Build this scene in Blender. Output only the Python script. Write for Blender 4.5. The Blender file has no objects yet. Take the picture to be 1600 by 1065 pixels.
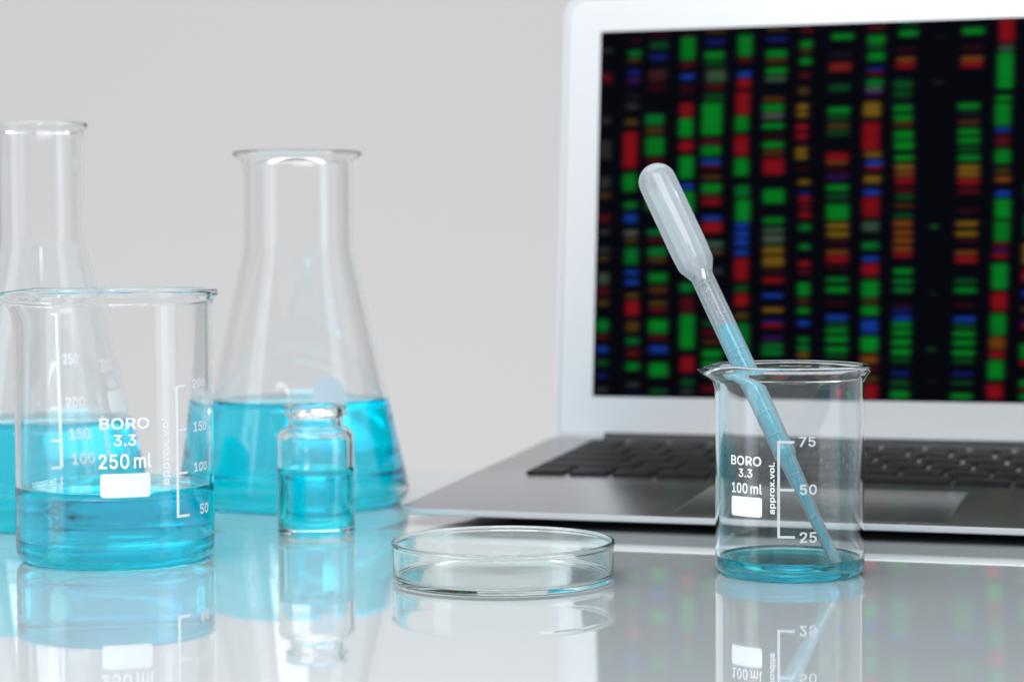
import bpy, bmesh, math, random
from mathutils import Vector, Matrix
import numpy as np

S = bpy.context.scene
COL = S.collection
MM = 0.001
PI = math.pi
random.seed(4)

# ------------------------------------------------------------------ camera
cam = bpy.data.cameras.new('camera')
camo = bpy.data.objects.new('camera', cam)
COL.objects.link(camo)
S.camera = camo
cam.sensor_width = 36
cam.lens = 3471.43 * 36 / 1600
cam.clip_start = 0.02
cam.clip_end = 30
cam.dof.use_dof = True
cam.dof.focus_distance = 0.735
cam.dof.aperture_fstop = 11.5
CR = Vector((0.99998356, -0.00025657, -0.00572889))
CU = Vector((0.00573463, 0.04474006, 0.9989822))
CF = Vector((0.0, 0.99899863, -0.0447408))
camo.matrix_world = Matrix((
    (CR.x, CU.x, -CF.x, 0.0),
    (CR.y, CU.y, -CF.y, 0.0),
    (CR.z, CU.z, -CF.z, 0.11194),
    (0, 0, 0, 1)))

# ------------------------------------------------------------------ light
W = bpy.data.worlds.new('World')
S.world = W
W.use_nodes = True
bg = W.node_tree.nodes['Background']
bg.inputs[0].default_value = (0.90, 0.95, 1.0, 1)
bg.inputs[1].default_value = 0.62


def area(name, loc, target, sx, sy, power, color):
    l = bpy.data.lights.new(name, 'AREA')
    l.shape = 'RECTANGLE'
    l.size = sx
    l.size_y = sy
    l.energy = power
    l.color = color
    o = bpy.data.objects.new(name, l)
    COL.objects.link(o)
    o.location = loc
    d = Vector(target) - Vector(loc)
    o.rotation_euler = d.to_track_quat('-Z', 'Y').to_euler()
    return o


area('window_light_right', (1.35, 0.20, 0.80), (-0.05, 0.95, 0.45), 0.50, 2.1, 4.5, (0.80, 0.91, 1.0))
area('window_light_left', (-1.40, 0.15, 0.80), (-0.05, 0.95, 0.45), 0.60, 2.1, 6, (0.82, 0.92, 1.0))
area('overhead_softbox', (-0.2, 1.25, 1.55), (-0.05, 0.85, 0.0), 2.0, 0.9, 13, (1.0, 0.98, 0.96))
area('added_front_fill', (-0.35, -0.55, 1.45), (0.0, 0.95, 0.05), 1.5, 0.8, 28, (0.97, 0.985, 1.0))  # added fill above the camera, brightens the white prints
area('added_wall_wash', (-0.2, 1.55, -0.7), (-0.2, 2.4, 0.35), 2.6, 0.5, 9.0, (1.0, 0.91, 0.85))  # added unseen lamp below the table, warms and brightens the low wall

S.view_settings.view_transform = 'Standard'
S.view_settings.look = 'None'
S.view_settings.exposure = 0
S.view_settings.gamma = 1
cy = S.cycles
cy.max_bounces = 32
cy.transmission_bounces = 28
cy.glossy_bounces = 12
cy.diffuse_bounces = 4
cy.volume_bounces = 0
cy.transparent_max_bounces = 32
cy.caustics_reflective = True
cy.caustics_refractive = True
cy.blur_glossy = 0.4
cy.sample_clamp_indirect = 8
cy.use_denoising = True

# ------------------------------------------------------------------ helpers


def tag(o, label=None, cat=None, group=None, kind=None):
    for k, v in (('label', label), ('category', cat), ('group', group), ('kind', kind)):
        if v:
            o[k] = v
    return o


def thing(name, label, cat, loc, rotz=0.0, group=None):
    o = bpy.data.objects.new(name, None)
    o.empty_display_size = 0.02
    COL.objects.link(o)
    o.location = Vector(loc) * MM
    o.rotation_euler = (0, 0, rotz)
    return tag(o, label, cat, group)


def mesh_obj(name, verts, faces, mat, parent=None, smooth=True, sharp=None):
    me = bpy.data.meshes.new(name)
    me.from_pydata([tuple(c * MM for c in v) for v in verts], [], faces)
    me.update()
    if smooth:
        me.shade_smooth()
        if sharp:
            me.set_sharp_from_angle(angle=math.radians(sharp))
    if mat:
        me.materials.append(mat)
    o = bpy.data.objects.new(name, me)
    COL.objects.link(o)
    o.parent = parent
    return o


def fillet(pts, n=8):
    """pts: (r, z[, fillet radius]) -> polyline with rounded corners"""
    out = []
    m = len(pts)
    for i, p in enumerate(pts):
        rad = p[2] if len(p) > 2 else 0
        P = Vector((p[0], p[1]))
        if rad <= 0 or i in (0, m - 1):
            out.append((P.x, P.y))
            continue
        A = Vector(pts[i - 1][:2]) - P
        B = Vector(pts[i + 1][:2]) - P
        la, lb = A.length, B.length
        A.normalize()
        B.normalize()
        ang = A.angle(B)
        if ang > PI - 0.02:
            out.append((P.x, P.y))
            continue
        t = min(rad / math.tan(ang / 2), la * 0.49, lb * 0.49)
        r = t * math.tan(ang / 2)
        bis = (A + B).normalized()
        C = P + bis * (r / math.sin(ang / 2))
        s = P + A * t - C
        e = P + B * t - C
        a0 = math.atan2(s.y, s.x)
        a1 = math.atan2(e.y, e.x)
        d = (a1 - a0 + PI) % (2 * PI) - PI
        for k in range(n + 1):
            a = a0 + d * k / n
            out.append((C.x + r * math.cos(a), C.y + r * math.sin(a)))
    return out


def densify(prof, step):
    out = [prof[0]]
    for a, b in zip(prof, prof[1:]):
        L = math.hypot(b[0] - a[0], b[1] - a[1])
        k = max(1, int(L / step))
        for i in range(1, k + 1):
            out.append((a[0] + (b[0] - a[0]) * i / k, a[1] + (b[1] - a[1]) * i / k))
    return out


def lathe(name, prof, mat, parent, seg=144, deform=None, sharp=None):
    verts, faces, rings = [], [], []
    for r, z in prof:
        if r < 1e-4:
            rings.append([len(verts)])
            verts.append((0, 0, z))
        else:
            ring = []
            for k in range(seg):
                a = 2 * PI * k / seg
                ring.append(len(verts))
                verts.append((r * math.cos(a), r * math.sin(a), z))
            rings.append(ring)
    for A, B in zip(rings, rings[1:]):
        if len(A) == 1 and len(B) == 1:
            continue
        for k in range(seg):
            k2 = (k + 1) % seg
            if len(A) == 1:
                faces.append((A[0], B[k2], B[k]))
            elif len(B) == 1:
                faces.append((A[k], A[k2], B[0]))
            else:
                faces.append((A[k], A[k2], B[k2], B[k]))
    if deform:
        verts = [deform(*v) for v in verts]
    return mesh_obj(name, verts, faces, mat, parent, True, sharp)


# ------------------------------------------------------------------ materials


def new_mat(name):
    m = bpy.data.materials.new(name)
    m.use_nodes = True
    nt = m.node_tree
    nt.nodes.clear()
    out = nt.nodes.new('ShaderNodeOutputMaterial')
    return m, nt, out


def principled(name, color, rough=0.5, metal=0.0, ior=1.5, spec=0.5, bump=None, rough_noise=None, color_noise=None):
    m, nt, out = new_mat(name)
    b = nt.nodes.new('ShaderNodeBsdfPrincipled')
    b.inputs['Base Color'].default_value = (*color, 1)
    b.inputs['Roughness'].default_value = rough
    b.inputs['Metallic'].default_value = metal
    b.inputs['IOR'].default_value = ior
    b.inputs['Specular IOR Level'].default_value = spec
    nt.links.new(b.outputs[0], out.inputs[0])
    tc = nt.nodes.new('ShaderNodeTexCoord')
    if bump:
        n = nt.nodes.new('ShaderNodeTexNoise')
        n.inputs['Scale'].default_value = bump[0]
        n.inputs['Detail'].default_value = 3
        nt.links.new(tc.outputs['Object'], n.inputs['Vector'])
        bm = nt.nodes.new('ShaderNodeBump')
        bm.inputs['Strength'].default_value = bump[1]
        bm.inputs['Distance'].default_value = bump[2]
        nt.links.new(n.outputs[0], bm.inputs['Height'])
        nt.links.new(bm.outputs[0], b.inputs['Normal'])
    if rough_noise:
        n = nt.nodes.new('ShaderNodeTexNoise')
        n.inputs['Scale'].default_value = rough_noise[0]
        n.inputs['Detail'].default_value = 4
        nt.links.new(tc.outputs['Object'], n.inputs['Vector'])
        mr = nt.nodes.new('ShaderNodeMapRange')
        mr.inputs[3].default_value = rough_noise[1]
        mr.inputs[4].default_value = rough_noise[2]
        nt.links.new(n.outputs[0], mr.inputs[0])
        nt.links.new(mr.outputs[0], b.inputs['Roughness'])
    if color_noise:
        n = nt.nodes.new('ShaderNodeTexNoise')
        n.inputs['Scale'].default_value = color_noise[0]
        n.inputs['Detail'].default_value = 3
        nt.links.new(tc.outputs['Object'], n.inputs['Vector'])
        mx = nt.nodes.new('ShaderNodeMix')
        mx.data_type = 'RGBA'
        mx.inputs[6].default_value = (*color, 1)
        mx.inputs[7].default_value = (*color_noise[1], 1)
        nt.links.new(n.outputs[0], mx.inputs[0])
        nt.links.new(mx.outputs[2], b.inputs['Base Color'])
    return m


def glass_mat(name, color, ior, rough=0.0, absorb=None):
    m, nt, out = new_mat(name)
    g = nt.nodes.new('ShaderNodeBsdfGlass')
    g.inputs['Color'].default_value = (*color, 1)
    g.inputs['IOR'].default_value = ior
    g.inputs['Roughness'].default_value = rough
    nt.links.new(g.outputs[0], out.inputs['Surface'])
    if absorb:
        v = nt.nodes.new('ShaderNodeVolumeAbsorption')
        v.inputs['Color'].default_value = (*absorb[0], 1)
        v.inputs['Density'].default_value = absorb[1]
        nt.links.new(v.outputs[0], out.inputs['Volume'])
    return m


GLASS = glass_mat('borosilicate_glass', (0.996, 1.0, 1.0), 1.47)
GREEN_GLASS = glass_mat('soda_glass', (0.98, 0.997, 0.992), 1.5)
LIQUID = glass_mat('cyan_solution', (1, 1, 1), 1.333, 0.0, ((0.03, 0.985, 1.0), 190))
DARKENED_LIQUID = glass_mat('cyan_solution_darkened', (1, 1, 1), 1.333, 0.0, ((0.03, 0.965, 0.988), 360))  # same cyan liquid; the dark reflected screen is put into its colour
PRINT = principled('white_enamel_print', (0.90, 0.92, 0.94), 0.5)
PRINT_SOFT = principled('greyer_enamel_print', (0.62, 0.65, 0.67), 0.55, color_noise=(300, (0.52, 0.56, 0.58)))  # greyer and faintly mottled beside the white lettering
DISC = principled('pale_blue_enamel', (0.46, 0.58, 0.66), 0.4)


def milky_mat(name, dense):
    m, nt, out = new_mat(name)
    L = nt.links.new
    d = nt.nodes.new('ShaderNodeBsdfDiffuse')
    d.inputs[0].default_value = (0.86, 0.95, 1.0, 1)
    t = nt.nodes.new('ShaderNodeBsdfTranslucent')
    t.inputs[0].default_value = (0.84, 0.95, 1.0, 1)
    m1 = nt.nodes.new('ShaderNodeMixShader')
    m1.inputs[0].default_value = 0.5
    L(d.outputs[0], m1.inputs[1])
    L(t.outputs[0], m1.inputs[2])
    tr = nt.nodes.new('ShaderNodeBsdfTransparent')
    lw = nt.nodes.new('ShaderNodeLayerWeight')
    lw.inputs[0].default_value = 0.35
    mr = nt.nodes.new('ShaderNodeMapRange')
    mr.inputs[3].default_value = dense
    mr.inputs[4].default_value = 0.95
    L(lw.outputs['Facing'], mr.inputs[0])
    m2 = nt.nodes.new('ShaderNodeMixShader')
    L(mr.outputs[0], m2.inputs[0])
    L(tr.outputs[0], m2.inputs[1])
    L(m1.outputs[0], m2.inputs[2])
    g = nt.nodes.new('ShaderNodeBsdfGlossy')
    g.inputs['Roughness'].default_value = 0.09
    fr = nt.nodes.new('ShaderNodeFresnel')
    fr.inputs[0].default_value = 1.5
    m3 = nt.nodes.new('ShaderNodeMixShader')
    L(fr.outputs[0], m3.inputs[0])
    L(m2.outputs[0], m3.inputs[1])
    L(g.outputs[0], m3.inputs[2])
    L(m3.outputs[0], out.inputs[0])
    return m


MILKY = milky_mat('milky_polyethylene', 0.24)
MILKY_BULB = milky_mat('thick_milky_polyethylene', 0.46)


def dyed_stem_mat():
    m, nt, out = new_mat('pale_blue_solution')
    L = nt.links.new
    d = nt.nodes.new('ShaderNodeBsdfDiffuse')
    d.inputs[0].default_value = (0.05, 0.88, 1.0, 1)
    t = nt.nodes.new('ShaderNodeBsdfTranslucent')
    t.inputs[0].default_value = (0.05, 0.90, 1.0, 1)
    m1 = nt.nodes.new('ShaderNodeMixShader')
    L(d.outputs[0], m1.inputs[1])
    L(t.outputs[0], m1.inputs[2])
    tr = nt.nodes.new('ShaderNodeBsdfTransparent')
    tr.inputs[0].default_value = (0.25, 0.85, 0.95, 1)
    m2 = nt.nodes.new('ShaderNodeMixShader')
    m2.inputs[0].default_value = 0.62
    L(tr.outputs[0], m2.inputs[1])
    L(m1.outputs[0], m2.inputs[2])
    L(m2.outputs[0], out.inputs[0])
    return m


STEM_LIQUID = dyed_stem_mat()
ALU = principled('brushed_aluminium', (0.49, 0.495, 0.51), 0.26, 1.0, rough_noise=(60, 0.23, 0.29))
ALU_EDGE = principled('bright_aluminium', (0.66, 0.68, 0.69), 0.3, 0.6)
BEZEL = principled('silver_bezel', (0.65, 0.655, 0.665), 0.36, 0.12)
KEY = principled('black_keycap', (0.005, 0.005, 0.006), 0.5, spec=0.12, bump=(900, 0.15, 0.0002))
RUBBER = principled('black_rubber', (0.012, 0.012, 0.013), 0.6)
GASKET = principled('grey_gasket', (0.30, 0.31, 0.32), 0.6)

# ------------------------------------------------------------------ setting
TABLE = principled('glossy_white_glass_top', (0.53, 0.58, 0.60), 0.012, ior=1.65,
                   rough_noise=(14, 0.03, 0.06))
tb = next(n for n in TABLE.node_tree.nodes if n.type == 'BSDF_PRINCIPLED')
tb.inputs['Coat Weight'].default_value = 0.7      # the glass sheet mirrors at its top and again at its back
tb.inputs['Coat IOR'].default_value = 1.55
tb.inputs['Coat Roughness'].default_value = 0.02
WALL = principled('pale_grey_wall', (0.505, 0.50, 0.508), 0.9, color_noise=(1.6, (0.525, 0.512, 0.507)))


def box_verts(x0, x1, y0, y1, z0, z1):
    v = [(x, y, z) for z in (z0, z1) for y in (y0, y1) for x in (x0, x1)]
    f = [(0, 2, 3, 1), (4, 5, 7, 6), (0, 1, 5, 4), (1, 3, 7, 5), (3, 2, 6, 7), (2, 0, 4, 6)]
    return v, f


v, f = box_verts(-1000, 1100, -300, 1092, -22, 0)
o = mesh_obj('table_top', v, f, TABLE, None, False)
bv = o.modifiers.new('edge', 'BEVEL')
bv.width = 0.003
bv.segments = 3
bv.limit_method = 'ANGLE'
tag(o, 'glossy white table top mirroring the glassware and the laptop', 'table', kind='structure')
v, f = box_verts(-3500, 3500, 2400, 2450, -1200, 2600)
o = mesh_obj('wall', v, f, WALL, None, False)
tag(o, 'plain pale grey wall behind the table', 'wall', kind='structure')

# ------------------------------------------------------------------ printing on glass


def facing(cx, cy_):
    return math.atan2(-cy_, -cx)


def wrap(o_name, shapes, mat, parent, phi, rad_of_z, off=0.07):
    """shapes: bmeshes in (arc mm, height mm) coordinates; wrapped round the glass"""
    bm = bmesh.new()
    for me in shapes:
        bm.from_mesh(me)
        bpy.data.meshes.remove(me)
    us = [v.co.x for v in bm.verts]
    zs = [v.co.y for v in bm.verts]
    u = math.floor(min(us))
    while u < max(us):
        geom = bm.verts[:] + bm.edges[:] + bm.faces[:]
        bmesh.ops.bisect_plane(bm, geom=geom, plane_co=(u, 0, 0), plane_no=(1, 0, 0))
        u += 1.2
    z = math.floor(min(zs))
    while z < max(zs):
        geom = bm.verts[:] + bm.edges[:] + bm.faces[:]
        bmesh.ops.bisect_plane(bm, geom=geom, plane_co=(0, z, 0), plane_no=(0, 1, 0))
        z += 4
    R0 = rad_of_z(0.5 * (min(zs) + max(zs)))
    for vt in bm.verts:
        r = rad_of_z(vt.co.y) + off + vt.co.z
        a = phi + vt.co.x / R0
        vt.co = Vector((r * math.cos(a), r * math.sin(a), vt.co.y)) * MM
    me = bpy.data.meshes.new(o_name)
    bm.to_mesh(me)
    bm.free()
    me.shade_smooth()
    me.materials.append(mat)
    o = bpy.data.objects.new(o_name, me)
    COL.objects.link(o)
    o.parent = parent
    return o


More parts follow.
